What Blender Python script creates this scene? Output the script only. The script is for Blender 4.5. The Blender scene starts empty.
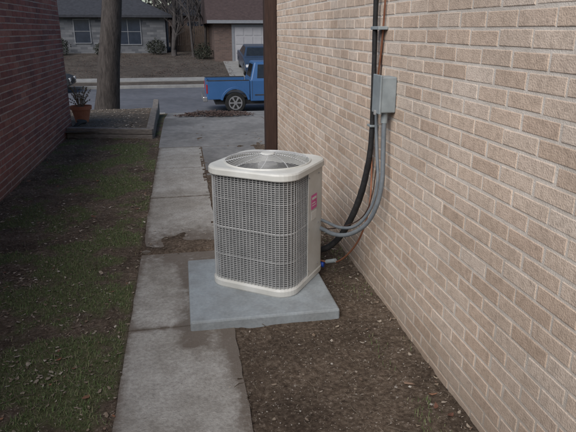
import bpy, math, random
import numpy as np
from mathutils import Vector, noise, Matrix
random.seed(7); np.random.seed(7)
D=bpy.data; S=bpy.context.scene; COL=S.collection
R=math.radians

# ---------------------------------------------------------------- helpers
def mat(name, c1, c2=None, scale=8, rough=.85, bump=.0, bscale=None, metal=0, detail=5, island=None, spec=.3, c3=None, coord='Object', stretch=None, dirt=None, big=None, splash=None):
    m=D.materials.new(name); m.use_nodes=True; nt=m.node_tree; N=nt.nodes; L=nt.links
    b=N['Principled BSDF']; b.inputs['Roughness'].default_value=rough; b.inputs['Metallic'].default_value=metal
    b.inputs['Specular IOR Level'].default_value=spec
    if c2 is None: c2=tuple(x*.8 for x in c1)
    tc=N.new('ShaderNodeTexCoord'); src=tc.outputs[coord]
    if stretch:
        mp=N.new('ShaderNodeMapping'); mp.inputs['Scale'].default_value=stretch; L.new(src,mp.inputs[0]); src=mp.outputs[0]
    n=N.new('ShaderNodeTexNoise'); n.inputs['Scale'].default_value=scale; n.inputs['Detail'].default_value=detail; n.inputs['Roughness'].default_value=.65
    L.new(src,n.inputs['Vector'])
    cr=N.new('ShaderNodeValToRGB'); e=cr.color_ramp.elements
    e[0].position=.32; e[1].position=.68; e[0].color=(*c1,1); e[1].color=(*c2,1)
    if c3: x=e.new(.5); x.color=(*c3,1)
    L.new(n.outputs['Fac'],cr.inputs['Fac']); col=cr.outputs['Color']
    def mul(a,bb,f=1,mode='MULTIPLY'):
        mx=N.new('ShaderNodeMix'); mx.data_type='RGBA'; mx.blend_type=mode
        if isinstance(f,(int,float)): mx.inputs['Factor'].default_value=f
        else: L.new(f,mx.inputs['Factor'])
        L.new(a,mx.inputs['A']); L.new(bb,mx.inputs['B']); return mx.outputs['Result']
    if island:
        g=N.new('ShaderNodeNewGeometry'); r2=N.new('ShaderNodeValToRGB'); r2.color_ramp.interpolation='LINEAR'
        els=r2.color_ramp.elements
        while len(els)>1: els.remove(els[0])
        els[0].position=0; els[0].color=(*island[0],1)
        for i,cc in enumerate(island[1:]): x=els.new((i+1)/(len(island)-1)); x.color=(*cc,1)
        L.new(g.outputs['Random Per Island'],r2.inputs['Fac'])
        col=mul(r2.outputs['Color'],col)
    if big:   # large scale weathering (scale, dark multiplier, light multiplier)
        bl_=big if isinstance(big,list) else [big]
        for bg_ in bl_:
            nb_=N.new('ShaderNodeTexNoise'); nb_.inputs['Scale'].default_value=bg_[0]; nb_.inputs['Detail'].default_value=6; L.new(tc.outputs['Object'],nb_.inputs['Vector'])
            rb=N.new('ShaderNodeValToRGB'); rb.color_ramp.elements[0].position=.37; rb.color_ramp.elements[1].position=.60
            rb.color_ramp.elements[0].color=(*bg_[1],1); rb.color_ramp.elements[1].color=(*bg_[2],1); L.new(nb_.outputs['Fac'],rb.inputs['Fac']); col=mul(col,rb.outputs['Color'])
    if splash:  # soil splashed on the lowest courses
        sp=N.new('ShaderNodeSeparateXYZ'); L.new(tc.outputs['Object'],sp.inputs[0])
        ns=N.new('ShaderNodeTexNoise'); ns.inputs['Scale'].default_value=5; ns.inputs['Detail'].default_value=6; L.new(tc.outputs['Object'],ns.inputs['Vector'])
        a1=N.new('ShaderNodeMath'); a1.operation='MULTIPLY_ADD'; L.new(ns.outputs['Fac'],a1.inputs[0]); a1.inputs[1].default_value=-.35; L.new(sp.outputs['Z'],a1.inputs[2])
        mr=N.new('ShaderNodeMapRange'); L.new(a1.outputs[0],mr.inputs['Value']); mr.inputs['From Min'].default_value=-.17; mr.inputs['From Max'].default_value=.12; mr.inputs['To Min'].default_value=.55; mr.inputs['To Max'].default_value=0
        rg=N.new('ShaderNodeRGB'); rg.outputs[0].default_value=(*splash,1)
        col=mul(col,rg.outputs[0],mr.outputs['Result'],'MIX')
    if dirt:
        at=N.new('ShaderNodeAttribute'); at.attribute_name='dirt'
        rgb=N.new('ShaderNodeRGB'); rgb.outputs[0].default_value=(*dirt,1)
        nd=N.new('ShaderNodeTexNoise'); nd.inputs['Scale'].default_value=16; nd.inputs['Detail'].default_value=7; nd.inputs['Roughness'].default_value=.7; L.new(tc.outputs['Object'],nd.inputs['Vector'])
        ma=N.new('ShaderNodeMath'); ma.operation='MULTIPLY_ADD'; L.new(nd.outputs['Fac'],ma.inputs[0]); ma.inputs[1].default_value=4.0; ma.inputs[2].default_value=-2.15
        mb=N.new('ShaderNodeMath'); mb.operation='ADD'; L.new(ma.outputs[0],mb.inputs[0]); L.new(at.outputs['Fac'],mb.inputs[1]); mb.use_clamp=True
        mc=N.new('ShaderNodeMath'); mc.operation='MULTIPLY'; L.new(mb.outputs[0],mc.inputs[0]); L.new(at.outputs['Fac'],mc.inputs[1]); mc.use_clamp=True
        md=N.new('ShaderNodeMath'); md.operation='MULTIPLY'; L.new(mc.outputs[0],md.inputs[0]); md.inputs[1].default_value=.85
        col=mul(col,rgb.outputs[0],md.outputs[0],'MIX')
    L.new(col,b.inputs['Base Color'])
    if bump:
        n2=N.new('ShaderNodeTexNoise'); n2.inputs['Scale'].default_value=bscale or scale*4; n2.inputs['Detail'].default_value=5; L.new(src,n2.inputs['Vector'])
        bp=N.new('ShaderNodeBump'); bp.inputs['Strength'].default_value=bump; bp.inputs['Distance'].default_value=.01
        L.new(n2.outputs['Fac'],bp.inputs['Height']); L.new(bp.outputs['Normal'],b.inputs['Normal'])
    return m

def brickmat(name,c1,c2,mortar,axis='y',w=.21,h=.0677):
    m=D.materials.new(name); m.use_nodes=True; nt=m.node_tree; N=nt.nodes; L=nt.links; b=N['Principled BSDF']; b.inputs['Roughness'].default_value=.9
    tc=N.new('ShaderNodeTexCoord'); sp=N.new('ShaderNodeSeparateXYZ'); L.new(tc.outputs['Object'],sp.inputs[0])
    cb=N.new('ShaderNodeCombineXYZ'); ad=N.new('ShaderNodeMath'); ad.operation='ADD'
    L.new(sp.outputs['X'],ad.inputs[0]); L.new(sp.outputs['Y'],ad.inputs[1])
    L.new(ad.outputs[0],cb.inputs['X']); L.new(sp.outputs['Z'],cb.inputs['Y'])
    t=N.new('ShaderNodeTexBrick'); t.inputs['Scale'].default_value=1; t.inputs['Brick Width'].default_value=w; t.inputs['Row Height'].default_value=h
    t.inputs['Mortar Size'].default_value=.005; t.inputs['Color1'].default_value=(*c1,1); t.inputs['Color2'].default_value=(*c2,1); t.inputs['Mortar'].default_value=(*mortar,1)
    L.new(cb.outputs[0],t.inputs['Vector']); L.new(t.outputs['Color'],b.inputs['Base Color'])
    bp=N.new('ShaderNodeBump'); bp.invert=True; bp.inputs['Strength'].default_value=.5; bp.inputs['Distance'].default_value=.01
    L.new(t.outputs['Fac'],bp.inputs['Height']); L.new(bp.outputs['Normal'],b.inputs['Normal'])
    return m

def link(o,parent=None):
    COL.objects.link(o)
    if parent: o.parent=parent
    return o
def empty(name,loc=(0,0,0),rot=0):
    o=D.objects.new(name,None); o.location=loc; o.rotation_euler=(0,0,rot); o.empty_display_size=.2; COL.objects.link(o); return o
def mesh(name,v,f,m,parent=None,smooth=False,loc=None,bevel=0,segs=2):
    me=D.meshes.new(name); me.from_pydata([tuple(x) for x in v],[],[tuple(x) for x in f]); me.update()
    ms=m if isinstance(m,(list,tuple)) else [m]
    for x in ms: me.materials.append(x)
    if smooth: me.polygons.foreach_set('use_smooth',[True]*len(me.polygons))
    o=D.objects.new(name,me)
    if loc: o.location=loc
    if bevel:
        bv=o.modifiers.new('b','BEVEL'); bv.width=bevel; bv.segments=segs; bv.limit_method='ANGLE'; bv.angle_limit=R(35)
    return link(o,parent)
def boxvf(x0,x1,y0,y1,z0,z1):
    v=[(x0,y0,z0),(x1,y0,z0),(x1,y1,z0),(x0,y1,z0),(x0,y0,z1),(x1,y0,z1),(x1,y1,z1),(x0,y1,z1)]
    f=[(0,3,2,1),(4,5,6,7),(0,1,5,4),(1,2,6,5),(2,3,7,6),(3,0,4,7)]
    return v,f
def box(name,x0,x1,y0,y1,z0,z1,m,parent=None,bevel=0):
    v,f=boxvf(x0,x1,y0,y1,z0,z1); return mesh(name,v,f,m,parent,bevel=bevel)
def boxes(name,lst,m,parent=None,bevel=0):
    V=[];F=[]
    for b in lst:
        v,f=boxvf(*b); k=len(V); V+=v; F+=[tuple(i+k for i in q) for q in f]
    return mesh(name,V,F,m,parent,bevel=bevel)
def catmull(p,n=8):
    p=[Vector(x) for x in p]; q=[p[0]]+p+[p[-1]]; out=[]
    for i in range(1,len(q)-2):
        a,b,c,d=q[i-1],q[i],q[i+1],q[i+2]
        for k in range(n):
            t=k/n; out.append(.5*((2*b)+(c-a)*t+(2*a-5*b+4*c-d)*t*t+(3*b-a-3*c+d)*t**3))
    out.append(p[-1]); return out
def tubes(name,splines,m,r=.01,parent=None,cyclic=False,res=3,radii=None):
    c=D.curves.new(name,'CURVE'); c.dimensions='3D'; c.bevel_depth=r; c.bevel_resolution=res; c.use_fill_caps=True
    for j,pts in enumerate(splines):
        s=c.splines.new('POLY'); s.points.add(len(pts)-1)
        for i,p in enumerate(pts):
            s.points[i].co=(*p,1)
            if radii: s.points[i].radius=radii[j][i]
        s.use_cyclic_u=cyclic; s.use_smooth=True
    c.materials.append(m); o=D.objects.new(name,c); return link(o,parent)
def loft(loops,closed_path=True,cap0=False,cap1=False):
    n=len(loops[0]); V=[p for l in loops for p in l]; F=[]
    for k in range(len(loops)-1):
        for i in range(n if closed_path else n-1):
            j=(i+1)%n; F.append((k*n+i,k*n+j,(k+1)*n+j,(k+1)*n+i))
    if cap0: F.append(tuple(range(n-1,-1,-1)))
    if cap1: F.append(tuple((len(loops)-1)*n+i for i in range(n)))
    return V,F
def fbm(x,y,s,seed=0): return noise.fractal(Vector((x*s,y*s,seed)),1.0,2.0,4)

# ---------------------------------------------------------------- terrain profile
PY=[-400,9,11,14,19.5,20,30,31,37,42,60,400]; PZ=[0,0,-.05,-.35,-1.12,-1.25,-1.25,-1.10,-.38,.05,.25,.4]
def prof(y): return float(np.interp(y,PY,PZ))
WX0,WX1=-.37,.21
def drift(x,y):   # soil washed over the walk
    e=((x+.06)/.36)**2+((y-4.14)/.27)**2
    e+=.7*fbm(x,y,6,3)
    return .040*max(0,min(1,(1-e)*1.5)) if e<1 else 0
def gz(x,y):
    z=prof(y)
    if y<20: 
        inw=min(x-WX0,WX1-x) if y<9.5 else -1
        rough=.012*fbm(x,y,2.2,1)+.009*fbm(x,y,11,2)
        if inw>0.03:
            z+=-.01+drift(x,y)
            if y<3 and x>WX1-.07: z+=.026*max(0,min(1,.5+fbm(x,y,5,8)*1.3))
        else:
            z+=rough+ (.012 if x<WX0 else .014)
            if abs(inw)<.06: z+=.012*fbm(x,y,9,5)+.004
            z+=drift(x,y)*.5
    elif y>31: z+=.03*fbm(x,y,.4,1)
    if 19.6<y<31 : z-=.02
    return z

# materials ------------------------------------------------------
def ground_mat():
    m=D.materials.new('soil'); m.use_nodes=True; nt=m.node_tree; N=nt.nodes; L=nt.links; b=N['Principled BSDF']; b.inputs['Roughness'].default_value=.95; b.inputs['Specular IOR Level'].default_value=.15
    tc=N.new('ShaderNodeTexCoord')
    def nz(s,d=6,r=.65):
        n=N.new('ShaderNodeTexNoise'); n.inputs['Scale'].default_value=s; n.inputs['Detail'].default_value=d; n.inputs['Roughness'].default_value=r; L.new(tc.outputs['Object'],n.inputs['Vector']); return n.outputs['Fac']
    def ramp(f,*st):
        c=N.new('ShaderNodeValToRGB'); e=c.color_ramp.elements; e[0].position=st[0][0]; e[0].color=(*st[0][1],1); e[1].position=st[-1][0]; e[1].color=(*st[-1][1],1)
        for p,cc in st[1:-1]: x=e.new(p); x.color=(*cc,1)
        L.new(f,c.inputs['Fac']); return c.outputs['Color']
    def mix(f,a,c,mode='MIX'):
        x=N.new('ShaderNodeMix'); x.data_type='RGBA'; x.blend_type=mode
        if isinstance(f,float): x.inputs['Factor'].default_value=f
        else: L.new(f,x.inputs['Factor'])
        L.new(a,x.inputs['A']); L.new(c,x.inputs['B']); return x.outputs['Result']
    soil=ramp(nz(45,7,.75),(.32,(.048,.037,.03)),(.48,(.125,.098,.076)),(.6,(.20,.163,.13)),(.72,(.42,.37,.32)))
    big=ramp(nz(1.9,5),(.35,(.62,.59,.57)),(.65,(1.25,1.2,1.16)))
    soil=mix(1.0,soil,big,'MULTIPLY')
    grass=ramp(nz(34,7,.8),(.3,(.055,.058,.03)),(.5,(.12,.13,.062)),(.7,(.22,.20,.13)))
    at=N.new('ShaderNodeAttribute'); at.attribute_name='gm'
    col=mix(at.outputs['Fac'],soil,grass)
    lawn=ramp(nz(.9,7,.8),(.3,(.042,.036,.033)),(.5,(.073,.063,.056)),(.7,(.112,.098,.086)))
    at2=N.new('ShaderNodeAttribute'); at2.attribute_name='far'
    col=mix(at2.outputs['Fac'],col,lawn)
    L.new(col,b.inputs['Base Color'])
    bp=N.new('ShaderNodeBump'); bp.inputs['Strength'].default_value=1.0; bp.inputs['Distance'].default_value=.014
    L.new(nz(70,7,.75),bp.inputs['Height']); L.new(bp.outputs['Normal'],b.inputs['Normal'])
    return m
M_soil=ground_mat()
def green(x,y):
    if x>WX0-.02: return 0
    e=fbm(x,y,1.9,21)*1.7+.9*fbm(x,y,6,4)
    band=math.exp(-((x+.80)/.38)**2)*.62+(.22 if y<3.5 else .0)-.16
    return max(0,min(1,(e+band)*1.7))
xs=sorted(set([round(v,3) for v in list(np.arange(-1.95,1.3,.026))+[-400,-200,-100,-60,-30,-20,-14,-10,-7,-5,-4,-3.2,-2.6,-2.2,1.6,2,2.6,3.5,5,7,10,14,20,30,60,100,200,400]]))
ys=sorted(set([round(v,3) for v in list(np.arange(1.2,9.5,.028))+list(np.arange(9.6,20,.2))+[19.55]+[-400,-100,-30,-10,-4,-1,0,.6,20.05,22,26,29.95,30.3]+list(np.arange(31,62,1.0))+[80,120,200,400]]))
V=[];F=[];gm=[];fr=[]
for y in ys:
    for x in xs:
        V.append((x,y,gz(x,y))); gm.append(green(x,y) if 0<y<20 else .2); fr.append(1.0 if y>29 else 0.0)
nx=len(xs)
for j in range(len(ys)-1):
    for i in range(nx-1):
        a=j*nx+i; F.append((a,a+1,a+nx+1,a+nx))
g=mesh('ground',V,F,M_soil,smooth=True)
for nm,arr in (('gm',gm),('far',fr)):
    a=g.data.attributes.new(nm,'FLOAT','POINT'); a.data.foreach_set('value',arr)

M_conc=mat('concrete',(.28,.27,.255),(.46,.45,.43),scale=55,rough=.92,bump=.5,bscale=140,c3=(.375,.365,.345),detail=8,dirt=(.135,.11,.09),big=[(1.6,(.82,.80,.77),(1.06,1.06,1.06)),(9,(.86,.85,.84),(1.03,1.03,1.03))])
M_drive=mat('driveway_concrete',(.19,.19,.19),(.28,.275,.27),scale=14,rough=.9,c3=(.235,.23,.225),big=[(.8,(.70,.70,.70),(1.05,1.05,1.05)),(5,(.85,.85,.85),(1.03,1.03,1.03))])
M_pad=mat('grey_composite_pad',(.27,.305,.33),(.325,.36,.385),scale=60,rough=.75,bump=.2,bscale=200,big=[(4,(.84,.82,.80),(1.04,1.04,1.04)),(15,(.93,.92,.91),(1.02,1.02,1.02))])
M_asph=mat('asphalt',(.080,.087,.103),(.12,.125,.145),scale=3,rough=.9,big=(.35,(.85,.85,.85),(1.1,1.1,1.1)))
M_curb=mat('curb_concrete',(.18,.18,.18),(.25,.25,.245),scale=3,rough=.9)

wk=empty('concrete_sidewalk')
segs=[(-2.5,.35),(.36,1.62),(1.63,2.84),(2.85,3.95),(4.02,5.45),(5.46,6.7),(6.71,7.95)]
for i,(a,b) in enumerate(segs):
    n=max(2,int((b-a)/.03)); V=[];F=[];dt=[]
    w=[WX0+.004]+list(np.linspace(WX0+.02,WX1-.02,18))+[WX1]
    for k in range(n+1):
        y=a+(b-a)*k/n
        for j,x in enumerate(w):
            xx=x
            if j==0: xx=x+.006*fbm(x,y,5,1)
            if j==len(w)-1: xx=x+.009*fbm(x,y,5,1)
            V.append((xx,y,prof(y)+.021+(.003 if i%2 else 0)+.002*fbm(x,y,3,9)))
            d=0
            if y<4.2: d+=1.0*math.exp(-((WX1-x)/.06)**2)
            d+=.85*math.exp(-((x-WX0)/.03)**2)
            d+=.7*math.exp(-(min(y-a,b-y)/.02)**2)
            d+=1.2*math.exp(-(((x+.04)/.5)**2+((y-4.1)/.40)**2))
            if 2.6<y<3.95 and x>-.2: d+=.8*math.exp(-((x+.03)/.08)**2)
            if y<2.9: d+=.6*math.exp(-((x-.10)/.15)**2-((y-2.7)/.3)**2)
            dt.append(min(1.2,d+.24))
    m_=len(w)
    for k in range(n):
        for j in range(m_-1):
            q=k*m_+j; F.append((q,q+1,q+m_+1,q+m_))
    nb=len(V); per=[j for j in range(m_)]+[k*m_+m_-1 for k in range(1,n+1)]+[n*m_+j for j in range(m_-2,-1,-1)]+[k*m_ for k in range(n-1,0,-1)]
    for p in per: V.append((V[p][0],V[p][1],V[p][2]-.09)); dt.append(1)
    for k in range(len(per)):
        k2=(k+1)%len(per); F.append((per[k],nb+k,nb+k2,per[k2]))
    o=mesh('slab_%d'%i,V,F,M_conc,wk); at=o.data.attributes.new('dirt','FLOAT','POINT'); at.data.foreach_set('value',dt)
def strip(name,x0,x1,ya,yb,dz,m,parent=None,thick=.1,step=.5):
    yy=[ya]+[y for y in np.arange(math.ceil(ya/step)*step,yb,step) if y>ya+.01]+[yb]
    yy=sorted(set(yy+[p for p in PY if ya<p<yb])); V=[];F=[]
    for y in yy:
        z=prof(y)+dz; V+=[(x0,y,z),(x1,y,z),(x1,y,z-thick),(x0,y,z-thick)]
    for k in range(len(yy)-1):
        a=k*4
        for j in range(4): F.append((a+j,a+(j+1)%4,a+4+(j+1)%4,a+4+j))
    F+=[(0,1,2,3),tuple(len(V)-4+q for q in (3,2,1,0))]
    return mesh(name,V,F,m,parent)
dw=empty('driveway')
k=0
for a,b in ((7.97,10.9),(10.92,13.9),(13.92,16.9),(16.92,19.5)):
    for x0,x1 in ((WX0,1.5),(1.515,4.6)):
        strip('panel_%d'%k,x0,x1,a,b,.026,M_drive,dw); k+=1
strip('panel_walk',WX1+.015,.955,6.3,7.955,.024,M_drive,dw)
strip('street',-200,200,19.95,30.05,0.0,M_asph,None,.05,step=5)
kb=empty('curb')
boxes('near_kerb',[(-200,-.6,19.7,19.95,-1.5,-1.11),(4.8,200,19.7,19.95,-1.5,-1.11)],M_curb,kb,.02)
boxes('far_kerb',[(-200,2.6,30.05,30.3,-1.5,-1.10),(9,200,30.05,30.3,-1.5,-1.10)],M_curb,kb,.02)
strip('far_driveway_panel',2.7,8.9,30.1,37.4,.03,M_curb,dw)
strip('driveway_apron',-.5,4.7,19.48,19.97,.03,M_drive,dw,.2,.1)
strip('far_sidewalk',-200,200,31.5,32.3,.05,M_curb,None,.1,1)

# ---------------------------------------------------------------- near brick houses
def brickwall(name,x,sgn,y0,y1,z0,z1,m,parent,L=.2,H=.0567,mo=.011,pro=.004,jit=.0015,seed=1):
    rnd=random.Random(seed); V=[];F=[]; row=0; z=z0
    while z<z1:
        y=y0-(.5*(L+mo) if row%2 else 0)+rnd.uniform(-.008,.008)
        while y<y1:
            l=L+rnd.uniform(-.005,.004); a=max(y,y0); b=min(y+l,y1)
            if b-a>.03:
                zz=z+rnd.uniform(-.0015,.0015); h=H+rnd.uniform(-.002,.002); p=pro+rnd.uniform(-jit,jit); t=rnd.uniform(-.0007,.0007)
                c=.003; k=len(V); xo=x+sgn*p
                V+=[(x-sgn*.002,a,zz),(x-sgn*.002,b,zz),(x-sgn*.002,b,zz+h),(x-sgn*.002,a,zz+h)]
                e=lambda: rnd.uniform(0,.0025)
                V+=[(xo-sgn*.0013,a+e(),zz+e()),(xo-sgn*.0013,b-e(),zz+e()),(xo-sgn*.0013,b-e(),zz+h-e()),(xo-sgn*.0013,a+e(),zz+h-e())]
                V+=[(xo+t,a+c,zz+c),(xo-t,b-c,zz+c),(xo-t,b-c,zz+h-c),(xo+t,a+c,zz+h-c)]
                for o in (0,4):
                    for q in range(4):
                        r=(q+1)%4; F.append((k+o+q,k+o+r,k+o+4+r,k+o+4+q))
                F.append((k+8,k+9,k+10,k+11))
            y+=L+mo
        z+=H+mo; row+=1
    if sgn<0: F=[f[::-1] for f in F]
    return mesh(name,V,F,m,parent)
M_bR=mat('tan_brick',(.74,.73,.72),(1.07,1.07,1.07),scale=40,rough=.92,bump=.4,bscale=160,detail=8,big=(1.5,(.87,.87,.87),(1.04,1.04,1.04)),splash=(.30,.24,.19),
   island=[(.57,.45,.36),(.61,.495,.405),(.52,.405,.32),(.62,.515,.43),(.58,.465,.375),(.65,.555,.475),(.54,.42,.335)],c3=(.95,.94,.93))
M_mR=mat('tan_mortar',(.54,.49,.435),(.67,.62,.565),scale=14,rough=.95,bump=.35,bscale=180,big=(1.5,(.83,.82,.81),(1.04,1.04,1.04)),splash=(.28,.23,.18))
M_bL=mat('red_brick',(.7,.7,.7),(1.05,1.05,1.05),scale=15,rough=.92,bump=.3,bscale=120,splash=(.10,.075,.06),big=(1.2,(.8,.8,.8),(1.05,1.05,1.05)),
   island=[(.25,.10,.092),(.31,.13,.115),(.19,.09,.092),(.28,.11,.097),(.34,.17,.145),(.22,.105,.10)])
M_mL=mat('dark_mortar',(.26,.22,.21),(.36,.31,.295),scale=12,rough=.95)
M_shing=mat('roof_shingles',(.06,.055,.05),(.12,.11,.10),scale=6,rough=.95,bump=.5)
M_trim=mat('brown_trim',(.034,.019,.015),(.055,.031,.024),scale=10,rough=.7,stretch=(4,4,.5),bump=.2)
M_bRb=brickmat('tan_brick_plain',(.47,.34,.26),(.54,.41,.32),(.45,.4,.35))
M_bLb=brickmat('red_brick_plain',(.17,.06,.05),(.23,.08,.065),(.2,.16,.155))
def gable(name,x0,x1,y0,y1,z,pitch,m,parent,ov=.25,th=.08):
    xm=(x0+x1)/2; h=(x1-x0)/2*pitch; o=ov*pitch
    P=[(x0-ov,z-o),(xm,z+h),(x1+ov,z-o),(x1+ov,z-o+th),(xm,z+h+th),(x0-ov,z-o+th)]
    V=[(a,y0-ov,b) for a,b in P]+[(a,y1+ov,b) for a,b in P]
    F=[(0,1,4,5),(1,2,3,4),(11,10,7,6),(10,9,8,7)]
    for i in range(6): j=(i+1)%6; F.append((j,i,i+6,j+6))
    mesh(name,V,F,m,parent)
rh=empty('brick_house',(0,0,0))
RW=1.139
box('wall_core',RW,9,-5,6.85,-.2,2.62,[M_mR],rh)
brickwall('side_wall_bricks',RW,-1,-3,6.85,-.015,2.6,M_bR,rh,seed=3,pro=.0025,jit=.0008)
box('rear_wall_cladding',1.6,8.9,6.852,6.87,-.1,2.6,M_bRb,rh)
box('corner_post',.995,1.135,6.872,7.01,-.05,2.75,M_trim,rh,.006)
box('corner_trim',1.137,1.30,6.853,6.90,-.05,2.62,M_trim,rh,.003)
box('soffit_board',1.0,1.132,-5,7.2,2.62,2.66,M_trim,rh)
gable('roof',RW,9,-5,7.0,2.75,.35,M_shing,rh,ov=.15)
lh=empty('brick_house')
LW=-1.80
box('wall_core',-10,LW,-5,9.6,-.2,2.20,M_mL,lh)
brickwall('side_wall_bricks',LW,1,-1.0,9.6,-.02,2.15,M_bL,lh,pro=.003,seed=5)
box('end_wall_cladding',-9.9,LW-.0,9.602,9.62,-.2,2.15,M_bLb,lh)
gable('roof',-10,LW,-5,9.6,2.21,.2,M_shing,lh,ov=.04,th=.05)

# ---------------------------------------------------------------- pad + AC unit
pd=box('equipment_pad',-.03,.82,2.78,3.67,-.02,.078,M_pad,None,.012)
M_white=mat('painted_steel_offwhite',(.57,.58,.56),(.66,.67,.65),scale=5,rough=.42,spec=.45,big=(6,(.9,.89,.87),(1.02,1.02,1.02)))
M_wire=mat('guard_wire',(.46,.47,.475),(.60,.61,.615),scale=9,rough=.4,spec=.5,metal=.2)
M_coil=mat('coil_fins',(.12,.125,.13),(.24,.245,.25),scale=40,rough=.5,stretch=(1,1,.12),metal=.3)
M_dark=mat('fan_shroud_dark',(.03,.03,.032),(.05,.05,.052),rough=.6)
M_hub=mat('fan_motor_grey',(.25,.25,.25),(.32,.32,.32),rough=.5)
ac=empty('air_conditioner_condenser',(.490,3.33,.078),R(-35.5))
HF=.278; RC=.105
def rsq(h,r,n=8,m_=14):
    pts=[]; c=h-r
    for q in range(4):
        a0=q*math.pi/2; 
        cx,cy=[(c,c),(-c,c),(-c,-c),(c,-c)][q]
        for k in range(n+1):
            a=a0+k/n*math.pi/2; pts.append((cx+r*math.cos(a),cy+r*math.sin(a)))
        nx_=[(-c,h),(-h,-c),(c,-h),(h,c)][q]; last=pts[-1]
        for k in range(1,m_): t=k/m_; pts.append((last[0]+(nx_[0]-last[0])*t,last[1]+(nx_[1]-last[1])*t))
    return pts
def lp(h,r,z): return [(x,y,z) for x,y in rsq(h,r)]
HB=.055; HT=.715
V,F=loft([lp(HF-.05,RC-.03,0.0),lp(HF+.006,RC+.006,0.0),lp(HF+.010,RC+.01,.008),lp(HF+.010,RC+.01,.038),lp(HF+.002,RC,.05),lp(HF-.03,RC-.02,.052)],cap0=True)
mesh('base_pan',V,F,M_white,ac,smooth=False)
V,F=loft([lp(HF-.022,RC-.01,.05),lp(HF-.022,RC-.01,.73)]); mesh('coil',V,F,M_coil,ac,smooth=True)
V=[];F=[]
def ringwire(z,h,w,t):
    global V,F
    r=RC; v,f=loft([lp(h-w,r-w,z-t),lp(h,r,z-t),lp(h,r,z+t),lp(h-w,r-w,z+t),lp(h-w,r-w,z-t)]); k=len(V); V+=v; F+=[tuple(i+k for i in q) for q in f]
z=HB+.006
while z<HT: ringwire(z,HF-.004,.004,.0012); z+=.0125
for z in (HB+.16,HB+.34,HB+.52): ringwire(z,HF-.002,.004,.0018)
mesh('guard_horizontal_wires',V,F,M_wire,ac)
pp=rsq(HF,RC,40,60); step=.0238; acc=0; vw=[]
for i in range(len(pp)):
    a=Vector(pp[i]); b=Vector(pp[(i+1)%len(pp)]); l=(b-a).length
    if l==0: continue
    while acc<=l:
        p=a+(b-a)*acc/l; vw.append((p,(b-a)/l)); acc+=step
    acc-=l
V=[];F=[]
for p,t in vw:
    n=Vector((t.y,-t.x)); w=.0015; k=len(V)
    q=[p-t*w-n*.003,p+t*w-n*.003,p+t*w+n*.0015,p-t*w+n*.0015]
    V+=[(a.x,a.y,HB-.005) for a in q]+[(a.x,a.y,HT+.005) for a in q]
    F+=[(k,k+1,k+5,k+4),(k+1,k+2,k+6,k+5),(k+2,k+3,k+7,k+6),(k+3,k,k+4,k+7)]
mesh('guard_vertical_wires',V,F,M_wire,ac)
pts=[p for p in rsq(HF+.006,RC+.004,12,30) if (p[0]>.05 and p[1]>-.03)]
pts.sort(key=lambda p: math.atan2(p[1],p[0]))
V,F=loft([[(x,y,.05) for x,y in pts],[(x,y,.717) for x,y in pts]],closed_path=False)
o=mesh('service_panel',V,F,M_white,ac); sd=o.modifiers.new('s','SOLIDIFY'); sd.thickness=.006
M_pink=mat('warning_label_pink',(.58,.08,.27),(.66,.16,.38),scale=60,rough=.5); M_lab=mat('label_white',(.6,.6,.58),(.75,.75,.72),scale=80,rough=.5)
x=HF+.0085
boxes('warning_label',[(x-.001,x+.0006,.02,.105,.475,.565)],M_pink,ac)
boxes('label_text',[(x,x+.0012,.03,.095,.535,.55),(x,x+.0012,.03,.08,.51,.516),(x,x+.0012,.03,.09,.495,.50),(x-.001,x+.0006,.02,.10,.405,.46),],M_lab,ac)
boxes('panel_screws',[(x-.002,x+.003,yy,yy+.008,zz,zz+.008) for yy in (-.02,.13) for zz in (.08,.36,.68)],M_hub,ac,.001)
def circ(r,z,h=HF,rc=RC):
    out=[]
    for x,y in rsq(h,rc): a=math.atan2(y,x); out.append((r*math.cos(a),r*math.sin(a),z))
    return out
zt=.715
V,F=loft([lp(HF-.01,RC,zt),lp(HF+.014,RC+.014,zt),lp(HF+.019,RC+.02,zt+.006),lp(HF+.018,RC+.02,zt+.034),lp(HF+.013,RC+.018,zt+.043),lp(HF+.0,RC+.012,zt+.047),
   circ(.268,zt+.048),circ(.264,zt+.056),circ(.258,zt+.056),circ(.252,zt+.045),circ(.25,zt-.06)])
mesh('top_cap',V,F,M_white,ac)
V,F=loft([circ(.249,zt-.02),circ(.247,zt-.16),circ(.01,zt-.16)]); mesh('fan_shroud',V,F,M_dark,ac,smooth=True)
dz_=lambda r: zt+.056+.036*(1-(r/.26)**2)
sp=[]
for r in [.045,.060]+list(np.arange(.075,.262,.0145)):
    sp.append([(r*math.cos(a),r*math.sin(a),dz_(r)) for a in np.linspace(0,2*math.pi,49)[:-1]])
tubes('fan_guard_rings',sp,M_wire,.0015,ac,cyclic=True,res=1)
sp=[]
for k in range(10):
    a0=k*math.pi/5
    sp.append([(r*math.cos(a0+.25*(1-r/.26)),r*math.sin(a0+.25*(1-r/.26)),dz_(r)-.002) for r in np.linspace(.03,.262,10)])
tubes('fan_guard_spokes',sp,M_wire,.0028,ac,res=1)
def cyl(name,r,z0,z1,m,parent,n=32,c=(0,0),ch=.005):
    ls=[]
    for rr,zz in ((r,z0),(r,z1-ch),(r-ch,z1)): ls.append([(c[0]+rr*math.cos(a),c[1]+rr*math.sin(a),zz) for a in np.linspace(0,2*math.pi,n+1)[:-1]])
    V,F=loft(ls,cap0=True,cap1=True); return mesh(name,V,F,m,parent)
cyl('fan_motor',.062,zt-.07,zt+.03,M_hub,ac)
cyl('guard_centre_plate',.045,zt+.090,zt+.097,M_white,ac)
V=[];F=[]
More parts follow.
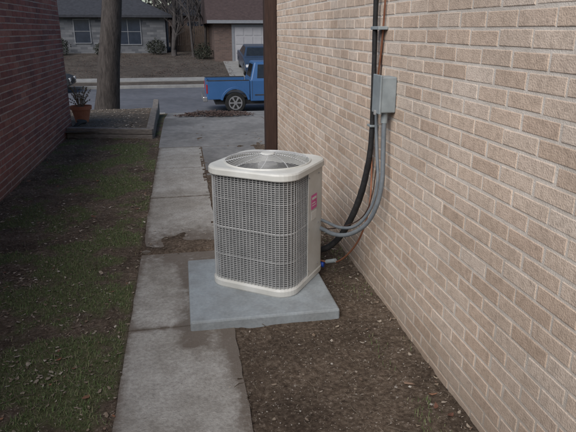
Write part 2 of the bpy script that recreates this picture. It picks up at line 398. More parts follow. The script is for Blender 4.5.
for b in range(4):
    a0=b*math.pi/2+.3; k=len(V)
    for r in (.06,.14,.225):
        for t,zz in ((-.42,-.12),(0,-.09),(.42,-.055)):
            a=a0+t*(.8+.4*r/.23); V.append((r*math.cos(a),r*math.sin(a),zt+zz))
    for i in range(2):
        for j in range(2): q=k+i*3+j; F.append((q,q+1,q+4,q+3))
o=mesh('fan_blades',V,F,M_hub,ac,smooth=True)

# ---------------------------------------------------------------- lines on the wall
M_black=mat('black_foam_insulation',(.012,.012,.013),(.028,.028,.03),scale=20,rough=.7,bump=.3,bscale=60)
M_cond=mat('grey_pvc_conduit',(.12,.14,.16),(.18,.20,.22),scale=20,rough=.5)
M_cop=mat('copper_pipe',(.20,.085,.052),(.30,.14,.085),scale=12,rough=.45,metal=.5)
M_boxg=mat('galvanised_grey',(.25,.29,.31),(.33,.37,.39),scale=10,rough=.5,metal=.2,big=(14,(.88,.88,.88),(1.03,1.03,1.03)))
M_blue=mat('blue_cap',(.02,.07,.40),(.03,.1,.5),rough=.5)
rl=empty('refrigerant_line_set')
pth=[(1.10,3.21,2.62),(1.10,3.20,2.2),(1.10,3.215,1.75),(1.103,3.195,1.3),(1.10,3.205,.95),(1.09,3.235,.75),(1.07,3.27,.58),(1.03,3.33,.41),(.97,3.39,.27),(.89,3.43,.19),(.76,3.46,.17)]
cp=catmull([(a+.003*math.sin(c*9),b+.006*math.sin(c*5),c) for a,b,c in pth],8)
tubes('insulated_suction_line',[cp],M_black,1,rl,radii=[[.0145+.0065*min(1,max(0,(1.1-p.z)/.5))+.0006*math.sin(i*1.7) for i,p in enumerate(cp)]])
tubes('copper_liquid_line',[catmull([(1.122,3.125,2.62),(1.122,3.118,2.1),(1.122,3.13,1.75),(1.12,3.15,1.5),(1.12,3.20,1.25),(1.12,3.245,1.0),(1.115,3.20,.78),(1.09,3.14,.57),(1.04,3.15,.36),(.97,3.25,.19),(.9,3.34,.13),(.74,3.45,.14)],8)],M_cop,.006,rl)
tubes('control_wire',[catmull([(1.13,3.165,2.62),(1.13,3.16,2.0),(1.13,3.165,1.4),(1.125,3.17,1.05),(1.11,3.11,.8),(1.07,3.08,.6),(1.02,3.16,.47),(.9,3.3,.38),(.74,3.42,.36)],8)],M_trim,.0035,rl)
boxes('pipe_straps',[(1.08,1.1355,3.10,3.235,1.60,1.618),(1.083,1.1355,3.17,3.235,1.05,1.063)],M_boxg,rl,.003)
tubes('service_valve',[[(.72,3.46,.17),(.80,3.455,.17)],[(.72,3.46,.235),(.79,3.45,.235)]],M_cop,.017,rl)
tubes('blue_valve_tag',[[(.83,3.41,.10),(.875,3.385,.098)]],M_blue,.024,rl)
tubes('filter_drier',[[(.885,3.36,.125),(.93,3.30,.155)]],M_boxg,.014,rl)
eb=empty('electrical_disconnect_box')
box('enclosure',1.050,1.1355,2.915,3.03,1.17,1.36,M_boxg,eb,.006)
box('cover',1.040,1.052,2.91,3.034,1.163,1.37,M_boxg,eb,.004)
box('hasp',1.032,1.042,2.96,2.98,1.155,1.18,M_hub,eb,.002)
box('side_knockout',1.06,1.12,3.03,3.036,1.22,1.30,M_boxg,eb,.002)
tubes('conduit_fitting',[[(1.09,2.96,1.17),(1.09,2.96,1.11)],[(1.09,3.05,1.27),(1.09,3.10,1.27)],[(1.09,3.10,1.28),(1.09,3.10,1.20)]],M_boxg,.019,eb)
ec=empty('electrical_conduit')
tubes('whip_conduit',[catmull([(1.09,2.96,1.15),(1.088,2.95,1.05),(1.085,2.93,.9),(1.08,2.915,.78),(1.06,2.92,.65),(1.02,2.97,.52),(.96,3.08,.42),(.90,3.2,.375),(.84,3.30,.38),(.72,3.41,.43)],10)],M_cond,.0135,ec)
tubes('supply_conduit',[catmull([(1.09,3.10,1.24),(1.09,3.09,1.1),(1.09,3.05,.92),(1.085,3.0,.76),(1.06,3.02,.60),(1.0,3.09,.47),(.93,3.2,.42),(.85,3.32,.43),(.72,3.42,.47)],10)],M_cond,.010,ec)

# ---------------------------------------------------------------- litter and grass
M_leaf=mat('dry_leaves',(.8,.8,.8),(1,1,1),scale=30,rough=.85,island=[(.20,.15,.11),(.36,.30,.23),(.14,.10,.075),(.48,.42,.35),(.26,.21,.16),(.22,.15,.11),(.56,.51,.44)])
M_leafd=mat('dark_leaves',(.7,.7,.7),(1,1,1),scale=30,rough=.85,island=[(.09,.055,.045),(.13,.085,.07),(.065,.045,.04),(.17,.125,.10)])
M_leafr=mat('red_brown_leaves',(.7,.7,.7),(1,1,1),scale=30,rough=.85,island=[(.24,.09,.055),(.30,.16,.10),(.17,.08,.06),(.36,.25,.18)])
M_grass=mat('grass_blades',(.8,.8,.8),(1,1,1),scale=30,rough=.8,island=[(.10,.16,.055),(.15,.22,.08),(.08,.125,.045),(.18,.24,.10),(.27,.25,.15),(.13,.19,.07)])
M_straw=mat('straw',(.8,.8,.8),(1,1,1),scale=30,rough=.9,island=[(.18,.14,.11),(.30,.25,.19),(.13,.10,.08),(.38,.33,.26)])
M_peb=mat('pebbles',(.8,.8,.8),(1,1,1),scale=30,rough=.9,island=[(.22,.18,.15),(.32,.28,.24),(.14,.11,.09),(.48,.45,.41)])
def topz(x,y):
    z=gz(x,y)
    if WX0<x<WX1 and y<8: z=max(z,prof(y)+.024)
    if x>WX0 and y>=7.97: z=max(z,prof(y)+.027)
    if -.03<x<.82 and 2.78<y<3.67: z=.079
    return z
onpad=lambda x,y: y>2.75 and y<3.72 and x<.86 and x>-.06
def leaves(name,pts,m,s0=.012,s1=.035,lift=.004,parent=None,zf=topz):
    V=[];F=[]
    for x,y in pts:
        s=s0+(s1-s0)*random.random()**1.6; a=random.uniform(0,6.28); w=s*random.uniform(.3,.75); c=random.uniform(-.3,.6)*s
        z=zf(x,y)+lift+random.uniform(0,.006); ti=random.uniform(-.5,.5); tj=random.uniform(-.5,.5); k=len(V)
        for u,v,q in ((-1,0,c),(-.35,-1,0),(.45,-.8,0),(1.1,0,c),(.4,.85,0),(-.4,.9,0),(0,0,-c*.4)):
            du=u*s*random.uniform(.65,1.15); dv=v*w*random.uniform(.35,1.35); V.append((x+du*math.cos(a)-dv*math.sin(a),y+du*math.sin(a)+dv*math.cos(a),z+abs(q)*.6+du*ti*.5+dv*tj*.5))
        for i in range(6): F.append((k+i,k+(i+1)%6,k+6))
    return mesh(name,V,F,m,parent)
def samp(n,x0,x1,y0,y1,fn):
    out=[]
    while len(out)<n:
        x=random.uniform(x0,x1); y=y0+(y1-y0)*random.random()**1.15
        if random.random()<fn(x,y): out.append((x,y))
    return out
def pl(x,y):
    if x<WX0: return .2+max(0,1.2*fbm(x,y,2,7))+(.35 if x<-1.5 else 0)
    if x<WX1: return .003+(.12 if drift(x,y)>0 else 0)
    if onpad(x,y): return .0
    d=1.14-x
    return .03+.7*math.exp(-(d/.07)**2)+(1.6 if (3.75<y<5.2 and x>.5) else 0)+.05*max(0,fbm(x,y,2,7))
leaves('leaf_litter',samp(6000,-1.78,1.12,1.7,9,pl),M_leaf,.003,.018)
leaves('large_leaves',[(1.02,1.93),(1.05,2.02),(.97,2.12),(1.06,1.86),(-1.2,3),(-1.3,3.6),(-1.6,3.9),(-1.55,5.0),(-1.0,2.1)],M_leafr,.02,.034,.006)
leaves('scattered_leaves',samp(80,-1.75,1.1,1.8,8,lambda x,y:pl(x,y)*(1 if x<WX0 else .25 if x>.9 else .03)),M_leafr,.010,.024,.006)
def pile(x,y): return max(0,1-((x-.65)/.85)**2-((y-11.9)/.85)**2+.5*fbm(x,y,2,3))
leaves('leaf_pile',samp(2400,-.4,1.9,10.6,13.2,pile),M_leafd,.02,.045,.01,zf=lambda x,y:prof(y)+.03+.09*pile(x,y)*random.random())
V=[];F=[]
def bl(x,y,h,w,a,lean,z):
    k=len(V); dx,dy=math.cos(a),math.sin(a); px,py=-dy*w,dx*w
    V.extend([(x-px,y-py,z),(x+px,y+py,z),(x+dx*lean*.45+px*.7,y+dy*lean*.45+py*.7,z+h*.7),(x+dx*lean*.45-px*.7,y+dy*lean*.45-py*.7,z+h*.7),(x+dx*lean,y+dy*lean,z+h)])
    F.append((k,k+1,k+2,k+3)); F.append((k+3,k+2,k+4))
for x,y in samp(33000,-1.78,WX0,1.6,9.2,lambda x,y:.02+.98*green(x,y)**1.3):
    bl(x,y,random.uniform(.006,.026),random.uniform(.001,.0019),random.uniform(0,6.28),random.uniform(.006,.03),gz(x,y)-.002)
for x,y in samp(350,.9,1.13,1.7,6,lambda x,y:.5*max(0,fbm(x,y,2,12))):
    bl(x,y,random.uniform(.01,.03),.0014,random.uniform(0,6.28),random.uniform(.004,.02),gz(x,y)-.002)
mesh('grass',V,F,M_grass)
V=[];F=[]
for x,y in samp(15000,-1.78,1.12,1.6,8,lambda x,y:.7 if x<WX0 else (.012 if x<WX1 else (.0 if onpad(x,y) else .25))):
    bl(x,y,random.uniform(.0,.006),random.uniform(.0006,.0014),random.uniform(0,6.28),random.uniform(.012,.045),topz(x,y)+.001)
mesh('straw_litter',V,F,M_straw)
tw=[]
for x,y in samp(45,-1.7,1.1,1.8,7,lambda x,y:.7 if x<WX0 else (.0 if x<WX1 or onpad(x,y) else .8)):
    a=random.uniform(0,6.28); l=random.uniform(.04,.14); z=topz(x,y)+.008
    tw.append([(x,y,z),(x+l*.5*math.cos(a),y+l*.5*math.sin(a),z+.006),(x+l*math.cos(a+.25),y+l*math.sin(a+.25),z)])
tubes('fallen_twigs',tw,mat('twig',(.09,.07,.055),(.16,.13,.10)),.0018,None,res=1)
V=[];F=[]
for x,y in samp(7500,-1.7,1.12,1.6,6.5,lambda x,y:.3 if x<WX0 else (.03 if x<WX1 else (.0 if onpad(x,y) else .8))):
    s=random.uniform(.0013,.0045)*(2.2 if random.random()<.03 else 1) ; k=len(V); z=topz(x,y)
    if WX0<x<WX1: s*=.5
    v=[(x+s*random.uniform(.7,1.3)*a,y+s*random.uniform(.7,1.3)*b,z+s*c*random.uniform(.6,1)) for a,b,c in ((1,0,.3),(0,1,.3),(-1,0,.3),(0,-1,.3),(0,0,1),(0,0,-.6))]
    V+=v; F+=[(k+a,k+b,k+c) for a,b,c in ((0,1,4),(1,2,4),(2,3,4),(3,0,4),(1,0,5),(2,1,5),(3,2,5),(0,3,5))]
mesh('pebbles',V,F,M_peb)

# ---------------------------------------------------------------- planter bed, pot
M_timb=mat('weathered_timber',(.13,.115,.105),(.25,.225,.205),scale=6,rough=.9,stretch=(2,2,12),bump=.4)
tb=empty('landscape_timber_border')
def timber(n,p,q,w,z0,z1):
    p=Vector(p);q=Vector(q); d=(q-p); l=d.length; o=box(n,0,l,-w/2,w/2,z0,z1,M_timb,tb,.012); o.location=(p.x,p.y,0); o.rotation_euler=(0,0,math.atan2(d.y,d.x)); return o
timber('front_lower',(-1.78,9.15),(-.47,8.78),.12,-.03,.075); timber('front_upper',(-1.78,9.15),(-.47,8.78),.115,.078,.165)
timber('side_lower',(-.52,8.86),(-.55,11.2),.12,-.05,.08); timber('side_upper',(-.52,8.86),(-.55,11.2),.115,.083,.165)
timber('side_lower_far',(-.55,11.22),(-.6,13.4),.12,-.22,.00); timber('side_upper_far',(-.55,11.22),(-.6,13.4),.115,.003,.085)
V=[];F=[]; bx=np.linspace(-1.0,0,14); by=np.linspace(8.95,13.4,40)
def bedz(x,y): return prof(y)*.8+.115+.02*fbm(x,y,2,4)
for y in by:
    for t in bx: V.append((-.58+t*(1.25 if y<9.7 else 4),y,bedz(-.58+t*(1.25 if y<9.7 else 4),y)))
for j in range(39):
    for i in range(13): a=j*14+i; F.append((a,a+1,a+15,a+14))
bd=mesh('garden_bed',V,F,mat('bed_soil',(.07,.055,.045),(.17,.14,.11),scale=14,rough=.95,bump=.8,bscale=50,c3=(.11,.09,.07)),smooth=True)
leaves('bed_leaves',samp(1100,-2.6,-.65,9.1,13.2,lambda x,y:.6),M_leaf,.012,.035,.004,zf=bedz)
M_terra=mat('terracotta',(.40,.15,.085),(.48,.20,.12),scale=10,rough=.85)
pot=empty('potted_plant',(-1.72,10.15,bedz(-1.72,10.15)))
n=28; c_=lambda r,z:[(r*math.cos(a),r*math.sin(a),z) for a in np.linspace(0,2*math.pi,n+1)[:-1]]
V,F=loft([c_(.105,0),c_(.155,.22),c_(.175,.22),c_(.18,.28),c_(.165,.28),c_(.155,.23),c_(.01,.23)],cap0=True); mesh('terracotta_pot',V,F,M_terra,pot)
st=[];rd=[]
for k in range(34):
    a=random.uniform(0,6.28); r=random.uniform(.05,.2); h=random.uniform(.12,.38)
    st.append(catmull([(.03*math.cos(a),.03*math.sin(a),.22),(r*.6*math.cos(a),r*.6*math.sin(a),.23+h*.6),(r*math.cos(a)*1.2,r*math.sin(a)*1.2,.23+h)],4)); rd.append([1-.08*i for i in range(len(st[-1]))])
tubes('stems',st,M_straw,.004,pot,res=1,radii=rd)
V=[];F=[]
for s_ in st:
    for p in s_[3:]:
        for q in range(4):
            k=len(V); s=.018; d=[Vector((random.uniform(-1,1),random.uniform(-1,1),random.uniform(-1,1)))*s for _ in range(4)]
            V+=[tuple(p+d[0]),tuple(p+d[1]),tuple(p+d[2])]; F.append((k,k+1,k+2))
mesh('dry_foliage',V,F,mat('dry_foliage',(.8,.8,.8),(1,1,1),island=[(.20,.15,.10),(.14,.14,.08),(.28,.19,.12),(.36,.18,.10)]),pot)
tubes('drain_hose',[catmull([(-1.74,9.3,.1),(-1.66,9.45,.17),(-1.6,9.7,.16),(-1.75,9.95,.14)],6)],M_black,.03)

# ---------------------------------------------------------------- trees
M_bark=mat('bark',(.03,.026,.025),(.085,.074,.07),scale=7,rough=.95,bump=1.0,bscale=18,stretch=(3,3,.6))
def tree(name,base,h,r,seed,levels=4,m=M_bark,lean=(0,0),first=.35,res=2,nb=4,spread=.9):
    rnd=random.Random(seed); SP=[];RD=[]
    def br(p,d,l,r,lev):
        pts=[p];rs=[r]; q=Vector(p); dd=Vector(d).normalized(); n=6 if lev else 9
        for i in range(n):
            dd=(dd+Vector((rnd.uniform(-1,1),rnd.uniform(-1,1),rnd.uniform(-.4,.8)))*(.05 if lev==0 else .17)).normalized()
            q=q+dd*l/n; pts.append(q.copy()); rs.append(r*(1-(.55 if lev==0 else .72)*(i+1)/n))
        if lev==0: rs[0]=r*1.45; pts.insert(1,pts[0]+(pts[1]-pts[0])*.25); rs.insert(1,r*1.08)
        SP.append(pts);RD.append(rs)
        if lev>=levels: return
        for k in range(nb+(2 if lev==0 else 0)):
            t=rnd.uniform(first if lev==0 else .25,1); i=min(len(pts)-2,int(t*(len(pts)-1))); pp=pts[i].lerp(pts[i+1],t*(len(pts)-1)-i)
            a=rnd.uniform(0,6.28); side=Vector((math.cos(a),math.sin(a),rnd.uniform(.1,.7)))
            nd=(dd*.7+side*spread).normalized(); br(pp,nd,l*rnd.uniform(.45,.68),rs[i]*rnd.uniform(.4,.62),lev+1)
    br(Vector((0,0,-.15)),Vector((lean[0],lean[1],1)),h*.6,r,0)
    o=tubes(name,SP,m,1.0,None,res=res,radii=RD); o.location=base; return o
tree('bare_oak_tree',(-1.90,14.6,-.42),11,.295,4,3,lean=(.19,0),first=.5,res=4)
M_bark2=mat('far_bark',(.04,.036,.036),(.07,.063,.063),scale=3,rough=.95)
for i,(x,y,h,r) in enumerate([(-.4,40.5,9,.19),(.9,39.6,8,.10),(1.9,43.3,10,.13),(-12,35.5,9,.16),(0.4,45.5,9,.12),(9.5,35,9,.15)]):
    tree('bare_tree',(x,y,prof(y)),h,r,20+i,3 if i else 4,M_bark2,lean=(random.uniform(-.08,.08),0),first=.12,res=1,nb=5)
SP=[];RD=[];rnd=random.Random(3)
for t in range(120):
    x=rnd.uniform(-40,30); y=rnd.uniform(56,80); h=rnd.uniform(7,13); z=prof(y)
    SP.append([(x,y,z-.3),(x+rnd.uniform(-.4,.4),y,z+h*.5),(x+rnd.uniform(-1,1),y,z+h)]);RD.append([.18,.12,.02])
    for k in range(28):
        zz=z+h*rnd.uniform(.15,.9); a=rnd.uniform(0,6.28); l=rnd.uniform(1,3.2); 
        p=Vector((x,y,zz)); q=p+Vector((math.cos(a)*l*.5,math.sin(a)*l*.5,l*.45)); w=q+Vector((math.cos(a+rnd.uniform(-.8,.8))*l*.5,math.sin(a)*l*.4,l*rnd.uniform(.1,.6)))
        SP.append([p,q,w]);RD.append([.06,.04,.012])
tubes('distant_trees',SP,M_bark2,1.0,None,res=0,radii=RD)
def foliage(name,boxes_,n,s,m):
    V=[];F=[]; 
    for (cx,cy,cz,rx,ry,rz) in boxes_:
        for _ in range(n):
            while True:
                u=Vector((rnd.uniform(-1,1),rnd.uniform(-1,1),rnd.uniform(-1,1)))
                L_=u.length
                if L_<1 and rnd.random()<.25+L_: break
            f=1+.35*noise.noise(u*2.1+Vector((cx,cy,0)))
            p=Vector((cx+u.x*rx*f,cy+u.y*ry*f,cz+u.z*rz*f)); k=len(V)
            for q in range(4): V.append(tuple(p+Vector((rnd.uniform(-s,s),rnd.uniform(-s,s),rnd.uniform(-s,s)))))
            F.append((k,k+1,k+2)); F.append((k,k+2,k+3))
    return mesh(name,V,F,m)
M_shrub=mat('shrub_leaves',(.8,.8,.8),(1,1,1),island=[(.022,.030,.022),(.035,.042,.03),(.045,.048,.035),(.03,.03,.025)],rough=.8)
foliage('background_foliage',[(-45+i*7.5+rnd.uniform(-2,2),rnd.uniform(90,96),2.5,5.5,2,rnd.uniform(3,5.5)) for i in range(15)],500,.6,M_shrub)
foliage('shrub',[(-7.9,41.0,.5,.7,.6,.6)],900,.06,M_shrub)
foliage('shrub',[(-5.1,41.1,.35,.6,.45,.4)],800,.06,M_shrub)
foliage('shrub',[(-1.6,41.1,.5,.7,.5,.5)],900,.06,M_shrub)
foliage('shrub',[(1.5,38.7,.2,.6,.6,.6)],900,.06,M_shrub)
leaves('lawn_leaves',samp(5000,-14,3,32.4,41.5,lambda x,y:.5+.6*fbm(x,y,.5,2)),M_leafd,.03,.065,.02,zf=lambda x,y:prof(y)+.02)

# ---------------------------------------------------------------- far houses
M_stone=brickmat('grey_stone',(.068,.073,.085),(.14,.145,.158),(.09,.093,.102),w=.45,h=.16)
M_glass=mat('window_glass',(.016,.022,.035),(.028,.036,.055),scale=2,rough=.25,spec=.4)
M_frame=mat('white_frame',(.16,.17,.19),(.20,.21,.23),rough=.6)
M_roof2=mat('dark_roof',(.026,.028,.035),(.042,.045,.055),scale=5,rough=.9,bump=.4)
M_roof3=mat('red_brown_roof',(.042,.029,.029),(.068,.048,.047),scale=5,rough=.9,bump=.4)
M_gbr=brickmat('brown_brick',(.08,.054,.047),(.12,.08,.068),(.12,.11,.105),w=.25,h=.09)
M_door=mat('garage_door_paint',(.27,.27,.29),(.33,.33,.35),scale=2,rough=.6)
def hiproof(name,x0,x1,y0,y1,z,h,m,parent,ov=.5,gab=False):
    ym=(y0+y1)/2; i=0 if gab else (y1-y0)/2
    V=[(x0-ov,y0-ov,z),(x1+ov,y0-ov,z),(x1+ov,y1+ov,z),(x0-ov,y1+ov,z),(x0+i-(ov if gab else 0),ym,z+h),(x1-i+(ov if gab else 0),ym,z+h)]
    V+=[(a,b,z-.16) for a,b,c in V[:4]]
    F=[(0,1,5,4),(2,3,4,5),(1,2,5),(3,0,4),(0,6,7,1),(1,7,8,2),(2,8,9,3),(3,9,6,0),(9,8,7,6)]
    mesh(name,V,F,m,parent)
def window(n,x0,x1,z0,z1,y,parent,mull=1):
    box(n+'_glass',x0,x1,y-.02,y+.05,z0,z1,M_glass,parent)
    L_=[(x0-.05,x0,y-.06,y+.05,z0-.05,z1+.05),(x1,x1+.05,y-.06,y+.05,z0-.05,z1+.05),(x0,x1,y-.06,y+.05,z0-.05,z0),(x0,x1,y-.06,y+.05,z1,z1+.05)]
    for k in range(1,mull+1):
        xm=x0+(x1-x0)*k/(mull+1); L_.append((xm-.018,xm+.018,y-.045,y-.021,z0,z1))
    zm=z0+(z1-z0)*.5; L_.append((x0,x1,y-.043,y-.023,zm-.018,zm+.018))
    boxes(n+'_frame',L_,M_frame,parent)
h1=empty('stone_house')
box('walls',-17,-.9,42,51,-.5,2.75,M_stone,h1)
hiproof('roof',-17,-.9,42,51,2.55,2.4,M_roof2,h1)
window('window_a',-6.95,-5.95,.75,2.25,42,h1,0); window('window_b',-4.3,-2.6,.65,2.3,42,h1,1); window('window_c',-13,-11,.8,2.25,42,h1,1)
box('front_door',-9.6,-8.6,41.95,42.05,.1,2.2,M_trim,h1)
h2=empty('suburban_house')
box('walls',2.2,16,37.5,47,-.8,2.1,M_gbr,h2)
hiproof('roof',2.2,16,37.5,47,2.15,2.6,M_roof3,h2,.45,gab=True)
box('fascia',1.75,16.45,37.02,37.05,1.98,2.17,M_frame,h2)
box('garage_door',3.45,8.2,37.42,37.52,-.42,1.78,M_door,h2)
boxes('door_panels',[(3.55+i*.58,3.55+i*.58+.5,37.40,37.43,-.36+j*.54,-.36+j*.54+.44) for i in range(8) for j in range(4)],M_door,h2,.01)
boxes('door_trim',[(3.3,3.45,37.38,37.5,-.42,1.93),(8.2,8.35,37.38,37.5,-.42,1.93),(3.45,8.2,37.38,37.5,1.78,1.93)],M_frame,h2)
window('window',10,12,.5,1.6,37.5,h2,1)
h3=empty('suburban_house')
box('walls',-2,14,66,74,-.3,3.2,M_gbr,h3); hiproof('roof',-2,14,66,74,3.2,2.6,M_roof2,h3); window('window',1,3,1,2.4,66,h3,1)
fn=empty('wooden_fence')
boxes('boards',[(-.65+i*.15,-.65+i*.15+.135,44.0+(i%2)*.01,44.03,.0,1.85+.02*(i%3)) for i in range(19)],mat('fence_wood',(.07,.052,.043),(.115,.088,.072),scale=4,rough=.9),fn)
boxes('rails',[(-.65,2.2,44.04,44.1,.4,.5),(-.65,2.2,44.04,44.1,1.4,1.5)],M_trim,fn)

# ---------------------------------------------------------------- vehicles
M_bluep=mat('blue_car_paint',(.032,.098,.235),(.038,.108,.26),scale=2,rough=.32,spec=.5)
M_navy=mat('dark_blue_car_paint',(.025,.042,.075),(.03,.047,.085),scale=2,rough=.25,spec=.5)
M_blk=mat('dark_grey_car_paint',(.02,.022,.026),(.025,.027,.031),scale=2,rough=.25,spec=.5)
M_tire=mat('tyre_rubber',(.012,.012,.012),(.02,.02,.02),rough=.85)
M_rim=mat('alloy_rim',(.28,.28,.29),(.35,.35,.36),rough=.4,metal=.6)
M_red=mat('tail_lamp_red',(.30,.012,.012),(.4,.02,.02),rough=.25); M_lamp=mat('headlamp',(.6,.6,.62),(.7,.7,.72),rough=.15)
M_vglass=mat('car_glass',(.012,.015,.02),(.02,.025,.03),rough=.08,spec=.6)
M_chr=mat('bumper_chrome',(.4,.4,.41),(.5,.5,.51),rough=.25,metal=.8)
def arc(cx,cz,r,n=12,a0=0,a1=math.pi): return [(cx+r*math.cos(a0+(a1-a0)*k/n),cz+r*math.sin(a0+(a1-a0)*k/n)) for k in range(n+1)]
def extr(name,prof_,y0,y1,m,parent,bevel=.02):
    n=len(prof_); V=[(x,y0,z) for x,z in prof_]+[(x,y1,z) for x,z in prof_]
    F=[tuple(range(n)),tuple(range(2*n-1,n-1,-1))]+[((i+1)%n,i,i+n,(i+1)%n+n) for i in range(n)]
    o=mesh(name,V,F,m,parent,bevel=bevel); return o
def wheel(n,x,y,z,r,w,parent,side):
    e=[]
    for yy,rr in ((-w/2,r*.62),(-w/2,r*.93),(-w/2+.03,r),(w/2-.03,r),(w/2,r*.93),(w/2,r*.62)):
        e.append([(x+rr*math.cos(a),y+yy,z+rr*math.sin(a)) for a in np.linspace(0,2*math.pi,33)[:-1]])
    V,F=loft(e,cap0=True,cap1=True); mesh(n+'_tyre',V,F,M_tire,parent)
    ys_=y+side*(w/2+.004); V=[];F=[]
    for k in range(6):
        a=k*math.pi/3; d=.16
        q=[(.06,a-d*2),(r*.6,a-d),(r*.6,a+d),(.06,a+d*2)]; k0=len(V)
        for rr,aa in q: V.append((x+rr*math.cos(aa),ys_,z+rr*math.sin(aa)))
        for rr,aa in q: V.append((x+rr*math.cos(aa),ys_-side*.03,z+rr*math.sin(aa)))
        F+=[(k0,k0+1,k0+2,k0+3)]+[(k0+i,k0+(i+1)%4,k0+4+(i+1)%4,k0+4+i) for i in range(4)]
    for rr0,rr1 in ((0.0,.07),(r*.56,r*.66)):
        k0=len(V); 
        for a in np.linspace(0,2*math.pi,25)[:-1]: V+=[(x+rr0*math.cos(a),ys_+side*.004,z+rr0*math.sin(a)),(x+rr1*math.cos(a),ys_+side*.004,z+rr1*math.sin(a))]
        for i in range(24): j=(i+1)%24; F.append((k0+2*i,k0+2*i+1,k0+2*j+1,k0+2*j))
    mesh(n+'_rim',V,F,M_rim,parent)
def greenhouse(parent,paint,b,t,zb,zt_,wb,wt,glassz=(.06,.08)):
    V=[(b[0],-wb,zb),(b[1],-wb,zb),(b[1],wb,zb),(b[0],wb,zb),(t[0],-wt,zt_),(t[1],-wt,zt_),(t[1],wt,zt_),(t[0],wt,zt_)]
    F=[(4,5,6,7),(0,1,5,4),(1,2,6,5),(2,3,7,6),(3,0,4,7)]
    mesh('cab',V,F,paint,parent,bevel=.05,segs=3)
    def pane(n,A,B,C,Dd,u0,u1,v0,v1):
        A,B,C,Dd=[Vector(V[i]) for i in (A,B,C,Dd)]
        nrm=(B-A).cross(Dd-A).normalized()*.006
        f=lambda u,v:(A.lerp(B,u)).lerp(Dd.lerp(C,u),v)+nrm
        mesh(n,[f(u0,v0),f(u1,v0),f(u1,v1),f(u0,v1)],[(0,1,2,3)],M_vglass,parent)
    for s,(A,B,C,Dd) in enumerate(((0,1,5,4),(2,3,7,6))):
        for i,(u0,u1) in enumerate([(.10,.47),(.52,.90)]): pane('side_glass_%d_%d'%(s,i),A,B,C,Dd,u0,u1,.1,.86)
    pane('windscreen',1,2,6,5,.07,.93,.1,.9); pane('rear_glass',3,0,4,7,.12,.88,.15,.86)
tk=empty('pickup_truck',(.85,21.15,-1.25),R(0))
W=.92
rw,fw,wz,wr=1.0,4.25,.37,.37
bed=[(.02,.5)]+[(rw-.46,.5)]+arc(rw,wz+.03,.45,12,math.pi*.92,.08*math.pi)+[(rw+.46,.5),(1.52,.5),(1.52,1.14),(.02,1.14)]
extr('bed_side_near',bed,-W,-W+.09,M_bluep,tk); extr('bed_side_far',bed,W-.09,W,M_bluep,tk)
box('tailgate',.0,.07,-W+.09,W-.09,.52,1.12,M_bluep,tk,.015)
box('bed_floor',.07,1.52,-W+.09,W-.09,.55,.66,M_dark,tk)
box('rear_bumper',-.14,.02,-W+.02,W-.02,.42,.60,M_chr,tk,.03)
boxes('tail_lamps',[(-.012,.03,-W-.004,-W+.1,.72,1.02),(-.012,.03,W-.1,W+.004,.72,1.02)],M_red,tk)
boxes('licence_plate',[(-.15,-.138,-.16,.16,.45,.58)],M_frame,tk)
cabp=[(1.54,.42),(3.72,.42)]+[(fw-.47,.5)]+arc(fw,wz+.03,.45,12,math.pi*.92,.08*math.pi)+[(fw+.47,.5),(5.05,.45),(5.12,.85),(5.02,1.02),(3.75,1.15),(1.54,1.16)]
extr('cab_body',cabp,-W,W,M_bluep,tk,.03)
greenhouse(tk,M_bluep,(1.56,3.85),(1.72,3.05),1.15,1.76,.86,.66)
boxes('side_trim',[(1.7,3.5,-W-.008,-W+.01,.62,.66),(2.5,2.64,-W-.02,-W+.01,.98,1.01),(3.4,3.6,-W-.2,-W+.01,1.2,1.36)],M_dark,tk)
boxes('door_seams',[(1.60,1.612,-W-.003,-W+.01,.5,1.13),(2.62,2.632,-W-.003,-W+.01,.5,1.13),(3.62,3.632,-W-.003,-W+.01,.5,1.13)],M_dark,tk)
fl=arc(rw,wz+.03,.45,14,math.pi*.95,.05*math.pi); fo=arc(rw,wz+.03,.53,14,math.pi*.95,.05*math.pi)
extr('wheel_arch_flare',fl+fo[::-1],-W-.03,-W+.02,M_bluep,tk,.008)
boxes('bed_rail_caps',[(.0,1.5,-W-.006,-W+.1,1.142,1.165),(.0,1.5,W-.1,W+.006,1.142,1.165)],M_dark,tk)
for n_,x_ in (('rear',rw),('front',fw)):
    for s_ in (-1,1): wheel('%s_wheel_%s'%(n_,'near' if s_<0 else 'far'),x_,s_*(W-.13),wz,wr,.24,tk,s_)
box('underbody',.3,4.9,-.7,.7,.3,.52,M_dark,tk)
boxes('headlamps',[(5.0,5.1,-W+.02,-W+.3,.75,.95),(5.0,5.1,W-.3,W-.02,.75,.95)],M_lamp,tk); box('front_bumper',5.0,5.2,-W+.02,W-.02,.4,.65,M_bluep,tk,.04)
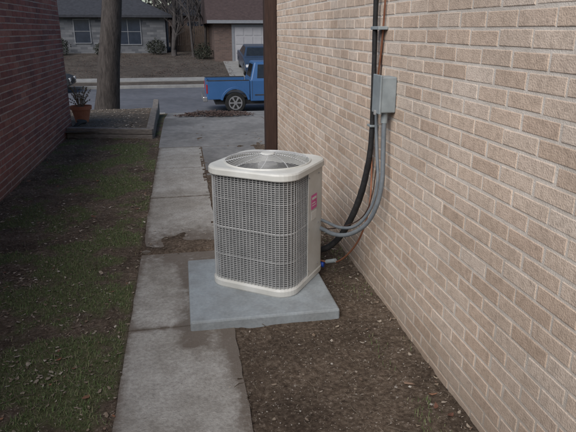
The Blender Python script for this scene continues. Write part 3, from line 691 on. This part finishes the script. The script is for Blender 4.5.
def sedan(loc,rot,paint):
    cr=empty('parked_car',loc); cr.rotation_euler=rot
    sp_=[(.0,.35),(.45,.3)]+arc(.85,.32,.36,12,math.pi*.95,.05*math.pi)+[(1.3,.25),(3.05,.25)]+arc(3.5,.32,.36,12,math.pi*.95,.05*math.pi)+[(4.2,.28),(4.4,.4),(4.38,.68),(4.1,.80),(3.2,.95),(.9,.98),(.1,.95),(.0,.75)]
    extr('body',sp_,-.87,.87,paint,cr,.05)
    greenhouse(cr,paint,(.55,3.25),(1.15,2.45),.95,1.42,.80,.60)
    for n_,x_ in (('rear',.85),('front',3.5)):
        for s_ in (-1,1): wheel('%s_wheel_%d'%(n_,s_>0),x_,s_*.76,.32,.32,.2,cr,s_)
    boxes('headlamps',[(4.3,4.40,-.82,-.5,.56,.70),(4.3,4.40,.5,.82,.56,.70)],M_lamp,cr); box('grille',4.36,4.41,-.4,.4,.45,.62,M_dark,cr)
    boxes('tail_lamps',[(-.01,.05,-.84,-.5,.72,.86),(-.01,.05,.5,.84,.72,.86)],M_red,cr)
sedan((4.35,36.1,-.5),(0,R(5.5),R(-90)),M_navy)
sedan((-9.5,28.9,-1.25),(0,0,0),M_blk)

# ---------------------------------------------------------------- light, sky, camera
w=D.worlds.new('World'); S.world=w; w.use_nodes=True; N=w.node_tree.nodes; bg=N['Background']
sk=N.new('ShaderNodeTexSky'); sk.sky_type='NISHITA'; sk.sun_disc=False
d=Vector((.45,.52,-.58)).normalized(); el=math.asin(-d.z); az=math.atan2(-d.x,-d.y)
sk.sun_elevation=el; sk.sun_rotation=az%(2*math.pi)
w.node_tree.links.new(sk.outputs[0],bg.inputs[0]); bg.inputs[1].default_value=.085
su=D.lights.new('sun','SUN'); su.energy=3.5; su.angle=R(48); su.color=(1,.96,.91); so=D.objects.new('sun',su); so.rotation_euler=d.to_track_quat('-Z','Y').to_euler(); COL.objects.link(so)
cam=D.cameras.new('camera'); cam.lens=35; cam.sensor_width=36; cam.clip_end=2000; co=D.objects.new('camera',cam); co.location=(0,0,1.6); co.rotation_euler=(R(90-18.4),0,R(-10.5)); COL.objects.link(co); S.camera=co
S.view_settings.view_transform='Standard'; S.view_settings.look='None'; S.view_settings.exposure=0
